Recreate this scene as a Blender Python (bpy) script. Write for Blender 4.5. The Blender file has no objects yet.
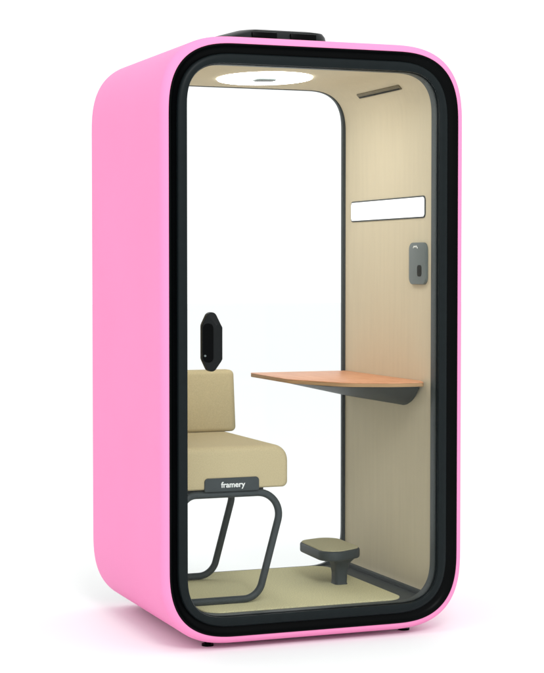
import bpy, bmesh, math
from mathutils import Vector, Matrix

scene = bpy.context.scene
COL = scene.collection
PI = math.pi
SOFT = .726                    # the booth's corners are a little squarer than arcs

# ------------------------------------------------------------------ helpers
def finish(name, bm, mat, parent=None, sharp=32):
    bmesh.ops.recalc_face_normals(bm, faces=bm.faces)
    ang = math.radians(sharp)
    for f in bm.faces:
        f.smooth = True
    for e in bm.edges:
        if len(e.link_faces) == 2 and e.calc_face_angle(0) > ang:
            e.smooth = False
    me = bpy.data.meshes.new(name)
    bm.to_mesh(me)
    bm.free()
    me.materials.append(mat)
    o = bpy.data.objects.new(name, me)
    COL.objects.link(o)
    if parent is not None:
        o.parent = parent
    return o


def thing(name, label, cat):
    o = bpy.data.objects.new(name, None)
    COL.objects.link(o)
    o.empty_display_size = 0.1
    o['label'] = label
    o['category'] = cat
    return o


def rr(x0, x1, z0, z1, r, n=14, pw=1.0):
    """rounded rectangle, counter-clockwise; r = radius or (tr, tl, bl, br)"""
    if not isinstance(r, (tuple, list)):
        r = (r,) * 4
    pts = []
    for (sx, sz, rad, a0) in ((1, 1, r[0], 0), (-1, 1, r[1], 90), (-1, -1, r[2], 180), (1, -1, r[3], 270)):
        rad = max(rad, 1e-4)
        cx = x1 - rad if sx > 0 else x0 + rad
        cz = z1 - rad if sz > 0 else z0 + rad
        for i in range(n + 1):
            a = math.radians(a0 + 90 * i / n)
            ca, sa = math.cos(a), math.sin(a)
            pts.append((cx + rad * math.copysign(abs(ca) ** pw, ca), cz + rad * math.copysign(abs(sa) ** pw, sa)))
    return pts


def loft(bm, loops, close=False, cap0=False, cap1=False):
    rows = [[bm.verts.new(p) for p in lp] for lp in loops]
    m = len(rows)
    for k in range(m if close else m - 1):
        a, b = rows[k], rows[(k + 1) % m]
        n = len(a)
        for i in range(n):
            j = (i + 1) % n
            bm.faces.new((a[i], a[j], b[j], b[i]))
    if cap0:
        bm.faces.new(rows[0])
    if cap1:
        bm.faces.new(rows[-1])
    return rows


def xz_ring(bm, box, r, stations, n=20, pw=SOFT):
    """closed profile swept round a rounded rectangle; stations = (inset, y)"""
    x0, x1, z0, z1 = box
    rad = r if isinstance(r, (tuple, list)) else (r,) * 4
    loops = []
    for st in stations:
        ins, y = st[:2]
        rs = (st[2],) * 4 if len(st) > 2 else tuple(max(t - ins, 0.006) for t in rad)
        q = rr(x0 + ins, x1 - ins, z0 + ins, z1 - ins, rs, n, pw)
        loops.append([(x, y, z) for x, z in q])
    loft(bm, loops, close=True)


def plate(bm, poly, axis, a, b, bev=0.0, seg=3):
    """extrude a closed 2-D polygon between a and b along axis with bevelled rims (uses inset)"""
    def P(u, v, w):
        return {'z': (u, v, w), 'y': (u, w, v), 'x': (w, u, v)}[axis]
    n = len(poly)
    area = sum(poly[i][0] * poly[(i + 1) % n][1] - poly[(i + 1) % n][0] * poly[i][1] for i in range(n))
    sg = 1 if area > 0 else -1
    nrm = []
    for i in range(n):
        p, q, s = Vector(poly[i - 1]), Vector(poly[i]), Vector(poly[(i + 1) % n])
        d1, d2 = (q - p), (s - q)
        if d1.length < 1e-9: d1 = d2
        if d2.length < 1e-9: d2 = d1
        d1.normalize(); d2.normalize()
        m = Vector((-(d1.y + d2.y), d1.x + d2.x)) * sg
        if m.length < 1e-9: m = Vector((-d1.y, d1.x)) * sg
        m.normalize()
        c = max(0.35, abs(m.dot(Vector((-d1.y, d1.x)))))
        nrm.append(m / c)
    st = []
    dirn = 1 if b > a else -1
    if bev > 0:
        for k in range(seg + 1):
            t = PI / 2 * k / seg
            st.append((bev * (1 - math.sin(t)), a + dirn * bev * (1 - math.cos(t))))
        for k in range(seg + 1):
            t = PI / 2 * (1 - k / seg)
            st.append((bev * (1 - math.sin(t)), b - dirn * bev * (1 - math.cos(t))))
    else:
        st = [(0, a), (0, b)]
    loops = [[P(poly[i][0] + nrm[i].x * ins, poly[i][1] + nrm[i].y * ins, w) for i in range(n)] for ins, w in st]
    loft(bm, loops, cap0=True, cap1=True)


def round_poly(pts, rads, n=10):
    out = []
    m = len(pts)
    for i in range(m):
        p, q, s = Vector(pts[i - 1]), Vector(pts[i]), Vector(pts[(i + 1) % m])
        r = rads[i]
        if r < 1e-4:
            out.append(tuple(q)); continue
        u, v = (p - q).normalized(), (s - q).normalized()
        half = math.acos(max(-1, min(1, u.dot(v)))) / 2
        t = min(r / math.tan(half), (p - q).length * .49, (s - q).length * .49)
        r2 = t * math.tan(half)
        c = q + (u + v).normalized() * (r2 / math.sin(half))
        a, b = q + u * t, q + v * t
        aa, ab = math.atan2(a.y - c.y, a.x - c.x), math.atan2(b.y - c.y, b.x - c.x)
        d = (ab - aa + PI) % (2 * PI) - PI
        for k in range(n + 1):
            w = aa + d * k / n
            out.append((c.x + r2 * math.cos(w), c.y + r2 * math.sin(w)))
    return out


def tube_xz(bm, path, y, r, n=14):
    """closed tube round a planar path in the xz plane"""
    m = len(path)
    loops = []
    for i in range(m):
        p, s = Vector(path[i - 1]), Vector(path[(i + 1) % m])
        t = (s - p).normalized()
        nn = Vector((-t.y, t.x))
        loops.append([(path[i][0] + nn.x * r * math.cos(2 * PI * k / n), y + r * math.sin(2 * PI * k / n),
                       path[i][1] + nn.y * r * math.cos(2 * PI * k / n)) for k in range(n)])
    loft(bm, loops, close=True)


def cyl(bm, c, z0, z1, r0, r1, n=24, sx=1, sy=1):
    lo = [[(c[0] + sx * r * math.cos(2 * PI * k / n), c[1] + sy * r * math.sin(2 * PI * k / n), z) for k in range(n)]
          for r, z in ((r0, z0), (r1, z1))]
    loft(bm, lo, cap0=True, cap1=True)


def box(bm, x0, x1, y0, y1, z0, z1, bev=0.002, seg=2):
    v = bmesh.ops.create_cube(bm, size=1)['verts']
    for p in v:
        p.co = Vector(((x0 + x1) / 2 + p.co.x * (x1 - x0), (y0 + y1) / 2 + p.co.y * (y1 - y0), (z0 + z1) / 2 + p.co.z * (z1 - z0)))
    if bev > 0:
        es = list({e for p in v for e in p.link_edges})
        bmesh.ops.bevel(bm, geom=es, offset=bev, segments=seg, affect='EDGES', profile=.5)


# ---------------------------------------------------------------- materials
def principled(name, col, rough=.5, spec=.5, coat=0, metallic=0):
    m = bpy.data.materials.new(name)
    m.use_nodes = True
    nt = m.node_tree
    b = nt.nodes['Principled BSDF']
    b.inputs['Base Color'].default_value = (*col, 1)
    b.inputs['Roughness'].default_value = rough
    b.inputs['Specular IOR Level'].default_value = spec
    b.inputs['Metallic'].default_value = metallic
    b.inputs['Coat Weight'].default_value = coat
    return m, nt, b


def noise_variation(nt, b, col, amt, scale, stretch=(1, 1, 1), bump=0, bscale=None, bstretch=None, detail=4):
    N, L = nt.nodes, nt.links
    tc = N.new('ShaderNodeTexCoord')
    mp = N.new('ShaderNodeMapping')
    mp.inputs['Scale'].default_value = stretch
    L.new(tc.outputs['Object'], mp.inputs['Vector'])
    no = N.new('ShaderNodeTexNoise')
    no.inputs['Scale'].default_value = scale
    no.inputs['Detail'].default_value = detail
    L.new(mp.outputs['Vector'], no.inputs['Vector'])
    ra = N.new('ShaderNodeValToRGB')
    ra.color_ramp.elements[0].position = .3
    ra.color_ramp.elements[1].position = .7
    ra.color_ramp.elements[0].color = (*[c * (1 - amt) for c in col], 1)
    ra.color_ramp.elements[1].color = (*[min(1, c * (1 + amt)) for c in col], 1)
    L.new(no.outputs['Fac'], ra.inputs['Fac'])
    L.new(ra.outputs['Color'], b.inputs['Base Color'])
    if bump:
        mp2 = N.new('ShaderNodeMapping')
        mp2.inputs['Scale'].default_value = bstretch or (1, 1, 1)
        L.new(tc.outputs['Object'], mp2.inputs['Vector'])
        n2 = N.new('ShaderNodeTexNoise')
        n2.inputs['Scale'].default_value = bscale or scale
        n2.inputs['Detail'].default_value = 3
        L.new(mp2.outputs['Vector'], n2.inputs['Vector'])
        bp = N.new('ShaderNodeBump')
        bp.inputs['Strength'].default_value = bump
        bp.inputs['Distance'].default_value = .002
        L.new(n2.outputs['Fac'], bp.inputs['Height'])
        L.new(bp.outputs['Normal'], b.inputs['Normal'])


M = {}
PINK = (.87, .280, .525)
M['pink'], nt, b = principled('pink_satin_paint', PINK, .48, .04)
noise_variation(nt, b, PINK, .012, 3, bump=.04, bscale=260)
M['gasket'], nt, b = principled('black_rubber', (.0012, .0016, .0018), .32, .05)
noise_variation(nt, b, (.0012, .0016, .0018), .2, 8)
M['frame'], nt, b = principled('charcoal_frame', (.0065, .0100, .0110), .38, .11)
noise_variation(nt, b, (.0065, .0100, .0110), .08, 30, bump=.05, bscale=500)
WALL = (.675, .605, .45)
M['wall'], nt, b = principled('beige_acoustic_lining', WALL, .8, .12)
noise_variation(nt, b, WALL, .02, 5, (9, 9, .7), bump=.10, bscale=320, bstretch=(1, 1, .25))
CARPET = (.70, .66, .41)
M['carpet'], nt, b = principled('beige_carpet', CARPET, 1, .05)
noise_variation(nt, b, CARPET, .16, 210, bump=.6, bscale=300)
FAB = (.53, .45, .275)
M['fabric'], nt, b = principled('beige_wool_fabric', FAB, .95, .08)
b.inputs['Sheen Weight'].default_value = .08
noise_variation(nt, b, FAB, .07, 260, bump=.4, bscale=420)
GREY = (.040, .051, .055)
PADC = (.46, .43, .28)  # pad carpet colour, darkened to paint in the shade under the desk
M['pad'], nt, b = principled('shaded_pad_carpet', PADC, 1, .05)
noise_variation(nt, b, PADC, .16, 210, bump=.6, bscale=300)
M['grey'], nt, b = principled('slate_grey_metal', GREY, .5, .25)
noise_variation(nt, b, GREY, .05, 40, bump=.06, bscale=600)
M['jamb'], nt, b = principled('grey_jamb', (.050, .066, .070), .5, .25)
noise_variation(nt, b, (.050, .066, .070), .05, 30)
M['base'], nt, b = principled('slate_floor_base', (.062, .074, .076), .6, .2)
noise_variation(nt, b, (.062, .074, .076), .06, 30, bump=.1, bscale=400)
M['panel'], nt, b = principled('blue_grey_panel', (.125, .152, .150), .42, .35)
noise_variation(nt, b, (.125, .152, .150), .04, 12)
M['handle'], nt, b = principled('black_handle', (.003, .0045, .005), .32, .18)
noise_variation(nt, b, (.003, .0045, .005), .1, 40, bump=.03, bscale=500)
M['vent_unit'], nt, b = principled('black_roof_plastic', (.006, .010, .0095), .36, .2)
noise_variation(nt, b, (.006, .009, .009), .15, 20)
M['slot'], nt, b = principled('dark_slot', (.020, .022, .018), .7, .1)
noise_variation(nt, b, (.020, .022, .018), .1, 20)
M['grille'], nt, b = principled('olive_grille', (.17, .145, .085), .6, .2)
noise_variation(nt, b, (.17, .145, .085), .08, 30)
M['white_ink'], nt, b = principled('white_print', (.85, .87, .86), .5, .2)

# wood
M['wood'], nt, b = principled('reddish_wood_veneer', (.62, .30, .18), .42, .35)
N, L = nt.nodes, nt.links
tc = N.new('ShaderNodeTexCoord'); mp = N.new('ShaderNodeMapping')
mp.inputs['Scale'].default_value = (14, 1.2, 14)
L.new(tc.outputs['Object'], mp.inputs['Vector'])
no = N.new('ShaderNodeTexNoise'); no.inputs['Scale'].default_value = 4; no.inputs['Detail'].default_value = 7; no.inputs['Distortion'].default_value = .6
L.new(mp.outputs['Vector'], no.inputs['Vector'])
ra = N.new('ShaderNodeValToRGB')
ra.color_ramp.elements[0].position = .32; ra.color_ramp.elements[0].color = (.66, .285, .135, 1)
ra.color_ramp.elements[1].position = .68; ra.color_ramp.elements[1].color = (.79, .40, .22, 1)
L.new(no.outputs['Fac'], ra.inputs['Fac']); L.new(ra.outputs['Color'], b.inputs['Base Color'])
M['ply'], nt, b = principled('plywood_edge', (.42, .26, .13), .6, .2)
noise_variation(nt, b, (.42, .26, .13), .22, 9, (1, 1, 60))

# ground
M['ground'], nt, b = principled('white_studio_floor', (.885, .903, .901), .55, .15)
noise_variation(nt, b, (.885, .903, .901), .006, 1.5)

# lamps
def emitter(name, col, s):
    m = bpy.data.materials.new(name); m.use_nodes = True
    nt = m.node_tree
    nt.nodes.remove(nt.nodes['Principled BSDF'])
    e = nt.nodes.new('ShaderNodeEmission')
    e.inputs['Color'].default_value = (*col, 1); e.inputs['Strength'].default_value = s
    nt.links.new(e.outputs[0], nt.nodes['Material Output'].inputs['Surface'])
    return m
M['lamp'] = emitter('lit_ceiling_disc', (1, .975, .94), 10.0)
M['strip'] = emitter('lit_wall_panel', (1, .99, .97), 1.6)

# clear glass
def glass(name, tint, ior):
    m = bpy.data.materials.new(name); m.use_nodes = True
    nt = m.node_tree; N, L = nt.nodes, nt.links
    N.remove(N['Principled BSDF'])
    t = N.new('ShaderNodeBsdfTransparent'); t.inputs[0].default_value = (*tint, 1)
    g = N.new('ShaderNodeBsdfGlossy'); g.inputs['Roughness'].default_value = .01
    fr = N.new('ShaderNodeFresnel'); fr.inputs['IOR'].default_value = ior
    mx = N.new('ShaderNodeMixShader')
    L.new(fr.outputs[0], mx.inputs[0]); L.new(t.outputs[0], mx.inputs[1]); L.new(g.outputs[0], mx.inputs[2])
    L.new(mx.outputs[0], N['Material Output'].inputs['Surface'])
    return m
M['glass'] = glass('clear_glass', (.990, .996, .994), 1.20)

# ---------------------------------------------------------------- dimensions
X0, X1, D, H, R = -.5975, .606, .959, 2.20, .296
WX = .506                      # inner wall
CEIL, FLOOR = 2.114, .100
GROUND = -.02

# ------------------------------------------------------------------- setting
bm = bmesh.new()
S = 60
vs = [bm.verts.new((x, y, GROUND)) for x, y in ((-S, -S), (S, -S), (S, S), (-S, S))]
bm.faces.new(vs)
g = finish('ground', bm, M['ground'])
g['kind'] = 'structure'

# ------------------------------------------------------------------ the booth
booth = thing('phone_booth', 'pink rounded office phone booth with black framed glass door, standing on white floor', 'phone booth')

# shell: rounded tube, bevelled front and back rims
bm = bmesh.new()
bev = .034
st = []
for k in range(9):
    t = PI / 2 * k / 8
    st.append((bev * (1 - math.sin(t)) * .81, bev * (1 - math.cos(t))))
for k in range(12):
    st.append((0, .09 + (D - .2) * k / 11))
for k in range(9):
    t = PI / 2 * (1 - k / 8)
    st.append((bev * (1 - math.sin(t)), D - bev * (1 - math.cos(t))))
st += [(.050, D - .003), (.052, D - .012), (.015, D - .014), (.015, .03), (.028, .012)]
xz_ring(bm, (X0, X1, 0, H), R, st, 28)
finish('shell', bm, M['pink'], booth, 40)

# front gasket, recessed
bm = bmesh.new()
xz_ring(bm, (X0, X1, 0, H), R, [(.0278, .001), (.0303, -.003), (.0341, -.003), (.039, .004), (.050, .013), (.0675, .015), (.0675, .05), (.0278, .05)], 28)
finish('front_gasket', bm, M['gasket'], booth, 40)

# door: frame, glass, handle
dx0, dx1, dz0, dz1 = -.5365, .5365, .0635, 2.1365
bm = bmesh.new()
xz_ring(bm, (dx0, dx1, dz0, dz1), .233, [(0, .018), (0, .006), (.003, .001), (.008, -.002), (.031, -.002, .172), (.0355, .0005, .166), (.037, .005, .164), (.037, .020, .164), (0, .020)], 28)
door = finish('door', bm, M['frame'], booth, 40)
bm = bmesh.new()
xz_ring(bm, (dx0, dx1, dz0, dz1), .233, [(.0372, .014, .1635), (.0385, .012, .162), (.0395, .014, .161), (.0395, .022, .161), (.0372, .022, .1635)], 28)
finish('glazing_seal', bm, M['frame'], door, 40)
bm = bmesh.new()
xz_ring(bm, (dx0, dx1, dz0, dz1), .233, [(.010, .0225), (.0365, .0225, .1645), (.037, .024, .164), (.037, .069, .164), (.035, .072, .166), (.010, .072)], 28)
finish('inner_jamb', bm, M['jamb'], door, 40)
bm = bmesh.new()
plate(bm, rr(dx0 + .0380, dx1 - .0380, dz0 + .0380, dz1 - .0380, .1625, 28, SOFT), 'y', .0205, .0145)
finish('glass_pane', bm, M['glass'], door)

# handle: long octagonal pull with its grip hollow only painted dark on the left
bm = bmesh.new()
hx0, hx1, hz0, hz1 = -.448, -.376, .994, 1.208
def octo8(x0, x1, z0, z1, cx, cz, y, r):
    q = round_poly([(x0 + cx, z0), (x1 - cx, z0), (x1, z0 + cz), (x1, z1 - cz), (x1 - cx, z1), (x0 + cx, z1), (x0, z1 - cz), (x0, z0 + cz)], [r] * 8, 6)
    return [(x, y, z) for x, z in q]
lo = [octo8(hx0, hx1, hz0, hz1, .022, .046, .0135, .026), octo8(hx0, hx1, hz0, hz1, .022, .046, -.004, .026),
      octo8(hx0 + .001, hx1 - .001, hz0 + .001, hz1 - .001, .022, .046, -.009, .026),
      octo8(hx0 + .034, hx1 - .006, hz0 + .032, hz1 - .040, .008, .014, -.038, .008),
      octo8(hx0 + .037, hx1 - .009, hz0 + .035, hz1 - .043, .007, .013, -.040, .007)]
rows = loft(bm, lo, cap0=True, cap1=True)
handle = finish('handle', bm, M['handle'], door, 22)
# black patch painting the shade of the finger hollow on the slanted left side
bm = bmesh.new()
q0, q1 = Vector((hx0 + .001, -.009, 0)), Vector((hx0 + .034, -.038, 0))
dq = (q1 - q0).normalized(); nq = Vector((dq.y, -dq.x, 0))
if nq.x > 0: nq = -nq
rec = rr(.0015, (q1 - q0).length - .0025, hz0 + .034, hz1 - .040, .018, 8)
lo = []
for off in (-.004, .0012):
    lo.append([tuple(q0 + dq * u + nq * off + Vector((0, 0, z))) for u, z in rec])
loft(bm, lo, cap0=True, cap1=True)
finish('recess_shade', bm, M['gasket'], door)
bm = bmesh.new()
v = bmesh.ops.create_cone(bm, cap_ends=True, segments=16, radius1=.0042, radius2=.0036, depth=.004)['verts']
bmesh.ops.rotate(bm, verts=v, cent=(0, 0, 0), matrix=Matrix.Rotation(PI / 2, 3, 'X'))
bmesh.ops.translate(bm, verts=v, vec=(hx0 + .0075, -.0185, hz0 + .058))
finish('handle_screw', bm, M['panel'], door)

# interior lining (walls and ceiling)
bm = bmesh.new()
LR = (.15, .15, .05, .05)
xz_ring(bm, (-.522, .522, .066, 2.130), (.200, .200, .080, .080), [(0, .074), (0, .899), (.016, .899)] + [(.016, .899 - .0825 * k) for k in range(1, 10)] + [(.016, .074)], 24)
finish('interior_lining', bm, M['wall'], booth, 40)

# floor base, carpet, skirting
bm = bmesh.new()
box(bm, -.5045, .5045, .0735, .8975, .0835, FLOOR, .003)
floor_part = finish('floor_base', bm, M['base'], booth)
bm = bmesh.new()
plate(bm, rr(-.403, .403, .078, .884, .075, 14), 'z', FLOOR - .002, FLOOR + .005, .002, 2)
finish('carpet', bm, M['carpet'], floor_part)
bm = bmesh.new()
box(bm, .489, .5055, .0755, .8965, FLOOR - .002, .117, .002)
finish('skirting', bm, M['base'], floor_part)

# rear glazing
bm = bmesh.new()
xz_ring(bm, (-.5435, .5435, .050, 2.162), .215, [(0, .9015), (.0485, .9015), (.050, .903), (.050, .919), (.0485, .921), (0, .921)], 24)
rear = finish('rear_window', bm, M['grey'], booth, 40)
bm = bmesh.new()
plate(bm, rr(-.4945, .4945, .0990, 2.113, .166, 24, SOFT), 'y', .916, .909)
finish('glass_pane', bm, M['glass'], rear)

# ceiling lamp
bm = bmesh.new()
LC = (-.003, .532)
cyl(bm, LC, 2.117, 2.1095, .203, .200, 64, .90, 1.16)
lamp = finish('ceiling_light', bm, M['lamp'], booth)
bm = bmesh.new()
plate(bm, rr(LC[0] - .043, LC[0] + .043, LC[1] - .045, LC[1] + .045, .03, 8), 'z', 2.111, 2.103, .002, 2)
finish('sensor', bm, M['panel'], lamp)

# long air slot in the curved corner between ceiling and right wall
bm = bmesh.new()
box(bm, -.011, .011, -.200, .200, -.005, .0035, .002)
mtx = Matrix.Translation((.4645, .472, 2.0725)) @ Matrix.Rotation(math.radians(45), 4, 'Y')
bm.transform(mtx)
slot = finish('air_slot', bm, M['grille'], booth)
bm = bmesh.new()
box(bm, .002, .0095, -.194, .194, -.0062, -.003, .001)
bm.transform(mtx)
finish('opening', bm, M['slot'], slot)

# lit strip on the right wall
bm = bmesh.new()
plate(bm, rr(.129, .838, 1.5595, 1.6455, .018, 8), 'x', WX + .001, WX - .003, .001, 2)
lp = finish('wall_light', bm, M['base'], booth)
bm = bmesh.new()
plate(bm, rr(.136, .831, 1.565, 1.640, .013, 8), 'x', WX - .0022, WX - .0046, .0006, 2)
finish('diffuser', bm, M['strip'], lp)

# control panel on the right wall
bm = bmesh.new()
plate(bm, rr(.107, .254, 1.303, 1.465, .028, 10), 'x', WX + .001, WX - .012, .003, 3)
cp = finish('control_panel', bm, M['panel'], booth)
bm = bmesh.new()
plate(bm, rr(.140, .177, 1.334, 1.378, .012, 8), 'x', WX - .0115, WX - .0135, .0006, 2)
finish('button', bm, M['slot'], cp)
bm = bmesh.new()
for (a, c, d, e) in ((.213, 1.4445, .205, 1.4515), (.205, 1.4515, .195, 1.4480), (.195, 1.4480, .187, 1.4520), (.187, 1.4520, .174, 1.4430)):
    p, q = Vector((a, c)), Vector((d, e)); t = (q - p).normalized(); nn = Vector((-t.y, t.x)) * .0023
    plate(bm, [tuple(p + nn), tuple(p - nn), tuple(q - nn), tuple(q + nn)], 'x', WX - .0118, WX - .0132)
finish('emblem', bm, M['white_ink'], cp)

# desk fixed to the right wall
ZT = .931
bm = bmesh.new()
dp = round_poly([(WX - .0015, .165), (WX - .0015, .892), (.068, .895), (.062, .43), (.180, .160), (.35, .082), (.475, .076)], [.004, .004, .020, .22, .14, .16, .014], 14)
plate(bm, dp, 'z', ZT - .0035, ZT, .0015, 2)
desk = finish('desk', bm, M['wood'], booth)
bm = bmesh.new()
plate(bm, round_poly([(WX - .0015, .1655), (WX - .0015, .8915), (.0685, .8945), (.0625, .43), (.1805, .1605), (.35, .0825), (.475, .0765)], [.004, .004, .020, .22, .14, .16, .014], 14),
      'z', ZT - .017, ZT - .0037, .001, 2)
finish('plywood_core', bm, M['ply'], desk)
bm = bmesh.new()
toppts = [(.5035, .172), (.48, .13), (.5035, .875), (.12, .875), (.105, .50), (.165, .27), (.28, .15)]
for x, y in toppts:
    bm.verts.new((x, y, ZT - .0175)); bm.verts.new((x, y, ZT - .026) if x > .3 else (x, y, ZT - .022))
for (x, y, z) in ((.5035, .285, .830), (.5035, .87, .830), (.492, .295, .827), (.492, .865, .827), (.5035, .242, .846), (.5035, .205, .870), (.5035, .178, .898)):
    bm.verts.new((x, y, z))
h = bmesh.ops.convex_hull(bm, input=bm.verts)
bmesh.ops.delete(bm, geom=[v for v in bm.verts if not v.link_faces], context='VERTS')
finish('bracket', bm, M['grey'], desk, 25)

# footrest
bm = bmesh.new()
foot_poly = round_poly([(.180, .325), (.374, .425), (.384, .745), (.196, .680)], [.07, .065, .07, .07], 10)
plate(bm, foot_poly, 'z', .209, .248, .008, 3)
fr = finish('footrest', bm, M['grey'], booth)
bm = bmesh.new()
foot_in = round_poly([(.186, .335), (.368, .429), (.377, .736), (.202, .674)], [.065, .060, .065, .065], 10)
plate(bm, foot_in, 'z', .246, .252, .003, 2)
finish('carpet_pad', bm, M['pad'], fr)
bm = bmesh.new()
lo = []
for z, hx, hy, ox in ((FLOOR + .004, .028, .034, .290), (.110, .0255, .031, .290), (.150, .026, .032, .291), (.188, .031, .040, .291), (.2105, .046, .060, .290)):
    lo.append([(x, y, z) for x, y in rr(ox - hx, ox + hx, .462 - hy, .462 + hy, .016, 6)])
loft(bm, lo, cap0=True, cap1=True)
finish('stem', bm, M['grey'], fr)

# ventilation unit on the roof
bm = bmesh.new()
lo = []
for z, x0, x1, y0, y1, r in ((2.1985, -.325, .168, .235, .700, .09), (2.232, -.300, .163, .240, .690, .08), (2.248, -.245, .158, .246, .675, .07),
                             (2.261, -.200, .148, .256, .66, .06), (2.267, -.165, .118, .280, .64, .05)):
    lo.append([(x, y, z) for x, y in rr(x0, x1, y0, y1, r, 10)])
loft(bm, lo, cap0=True, cap1=True)
vu = finish('ventilation_unit', bm, M['vent_unit'], booth, 30)
for x0, x1 in ((-.165, -.065), (-.010, .095)):
    bm = bmesh.new()
    box(bm, x0, x1, .233, .27, 2.214, 2.252, .004)
    finish('vent_opening', bm, M['gasket'], vu)

# levelling feet
for x, y in ((-.392, .10), (.404, .10), (-.300, .84), (.404, .84)):
    bm = bmesh.new()
    cyl(bm, (x, y), GROUND, -.012, .022, .022, 24)
    cyl(bm, (x, y), -.0121, .02, .012, .012, 16)
    finish('levelling_foot', bm, M['gasket'], booth)

# ---------------------------------------------------------------- bench seat
seat = thing('bench_seat', 'beige upholstered seat with low backrest on a grey tubular sled base inside the booth', 'seat')
ZB = FLOOR + .005
# cushion
bm = bmesh.new()
sx0, sx1, sz0, sz1, sy0, sy1 = -.488, -.029, .537, .699, .200, .850
loops = []
E_ = .030
ys = [(E_ * (1 - math.sin(PI / 2 * k / 6)), sy0 + E_ * (1 - math.cos(PI / 2 * k / 6))) for k in range(7)]
ys += [(0, sy0 + .05 + (sy1 - sy0 - .1) * k / 8) for k in range(9)]
ys += [(E_ * (1 - math.sin(PI / 2 * (1 - k / 6))), sy1 - E_ * (1 - math.cos(PI / 2 * (1 - k / 6)))) for k in range(7)]
for ins, y in ys:
    i = ins * .8
    q = rr(sx0 + i, sx1 - i, sz0 + i * .4, sz1 - i, (.060 - i * .5, .04, .02, .022), 10)
    loops.append([(x, y, z) for x, z in q])
loft(bm, loops, cap0=True, cap1=True)
finish('seat_cushion', bm, M['fabric'], seat, 50)
# wrap-round backrest
bm = bmesh.new()
bp = round_poly([(-.495, .30), (-.425, .30), (-.425, .775), (-.028, .775), (-.028, .862), (-.495, .862)], [.03, .03, .03, .03, .03, .03], 8)
plate(bm, bp, 'z', .6985, .951, .020, 5)
for v in bm.verts:
    if v.co.x > -.2: v.co.x -= (v.co.z - .70) * .04
finish('backrest', bm, M['fabric'], seat, 50)
# sled frames
for y in (.217, .745):
    bm = bmesh.new()
    path = round_poly([(-.040, .520), (-.452, .520), (-.486, ZB + .0138), (-.150, ZB + .0138)], [.085, .06, .07, .075], 12)
    tube_xz(bm, path, y, .0140)
    finish('sled_frame', bm, M['grey'], seat, 60)
bm = bmesh.new()
box(bm, -.43, -.12, .235, .728, .524, .5385, .004)
finish('seat_support', bm, M['grey'], seat)
# name plate with lettering
bm = bmesh.new()
plate(bm, rr(-.370, -.153, .532, .583, (.014, .014, .004, .004), 8), 'y', .206, .1945, .002, 3)
npl = finish('name_plate', bm, M['grey'], seat)
cu = bpy.data.curves.new('lettering', 'FONT')
cu.body = 'framery'
cu.size = .030
cu.align_x = 'CENTER'; cu.align_y = 'CENTER'
cu.extrude = .0006
cu.offset = .0006
to = bpy.data.objects.new('lettering', cu)
COL.objects.link(to)
bpy.context.view_layer.update()
me = bpy.data.meshes.new_from_object(to)
bpy.data.objects.remove(to)
me.transform(Matrix.Translation((-.258, .1938, .5565)) @ Matrix.Rotation(PI / 2, 4, 'X'))
me.materials.clear(); me.materials.append(M['white_ink'])
lo_ = bpy.data.objects.new('lettering', me)
COL.objects.link(lo_); lo_.parent = npl

# ------------------------------------------------------------------- lighting
w = bpy.data.worlds.new('World')
scene.world = w
w.use_nodes = True
bg = w.node_tree.nodes['Background']
bg.inputs['Color'].default_value = (1, 1, 1, 1)
bg.inputs['Strength'].default_value = 1.15

def area(name, loc, target, size, power, col=(1, 1, 1)):
    l = bpy.data.lights.new(name, 'AREA')
    l.shape = 'RECTANGLE'; l.size, l.size_y = size
    l.energy = power; l.color = col
    o = bpy.data.objects.new(name, l)
    COL.objects.link(o)
    o.location = loc
    o.rotation_euler = (Vector(target) - Vector(loc)).to_track_quat('-Z', 'Y').to_euler()
    return o
area('studio_softbox', (-1.2, -6.2, 5.4), (0, .2, .8), (2.2, 2.2), 200)

area('overhead_fill', (-.4, .3, 7.0), (-.4, .3, 0), (4.5, 4.5), 30)  # added fill lamp, lifts the floor to wash out pink bounce

# --------------------------------------------------------------------- camera
cd = bpy.data.cameras.new('camera')
cd.sensor_fit = 'HORIZONTAL'
cd.sensor_width = 36
cd.lens = 115.843
cd.clip_end = 500
cam = bpy.data.objects.new('camera', cd)
COL.objects.link(cam)
cam.location = (-2.4746, -5.9426, 1.3624)
cam.rotation_euler = (math.radians(90 - 2.2042), 0, math.radians(-21.1379))
scene.camera = cam

scene.view_settings.view_transform = 'Standard'
scene.view_settings.look = 'None'
scene.view_settings.exposure = 0
scene.view_settings.gamma = 1
scene.cycles.max_bounces = 12
scene.cycles.transparent_max_bounces = 16
scene.cycles.use_denoising = True
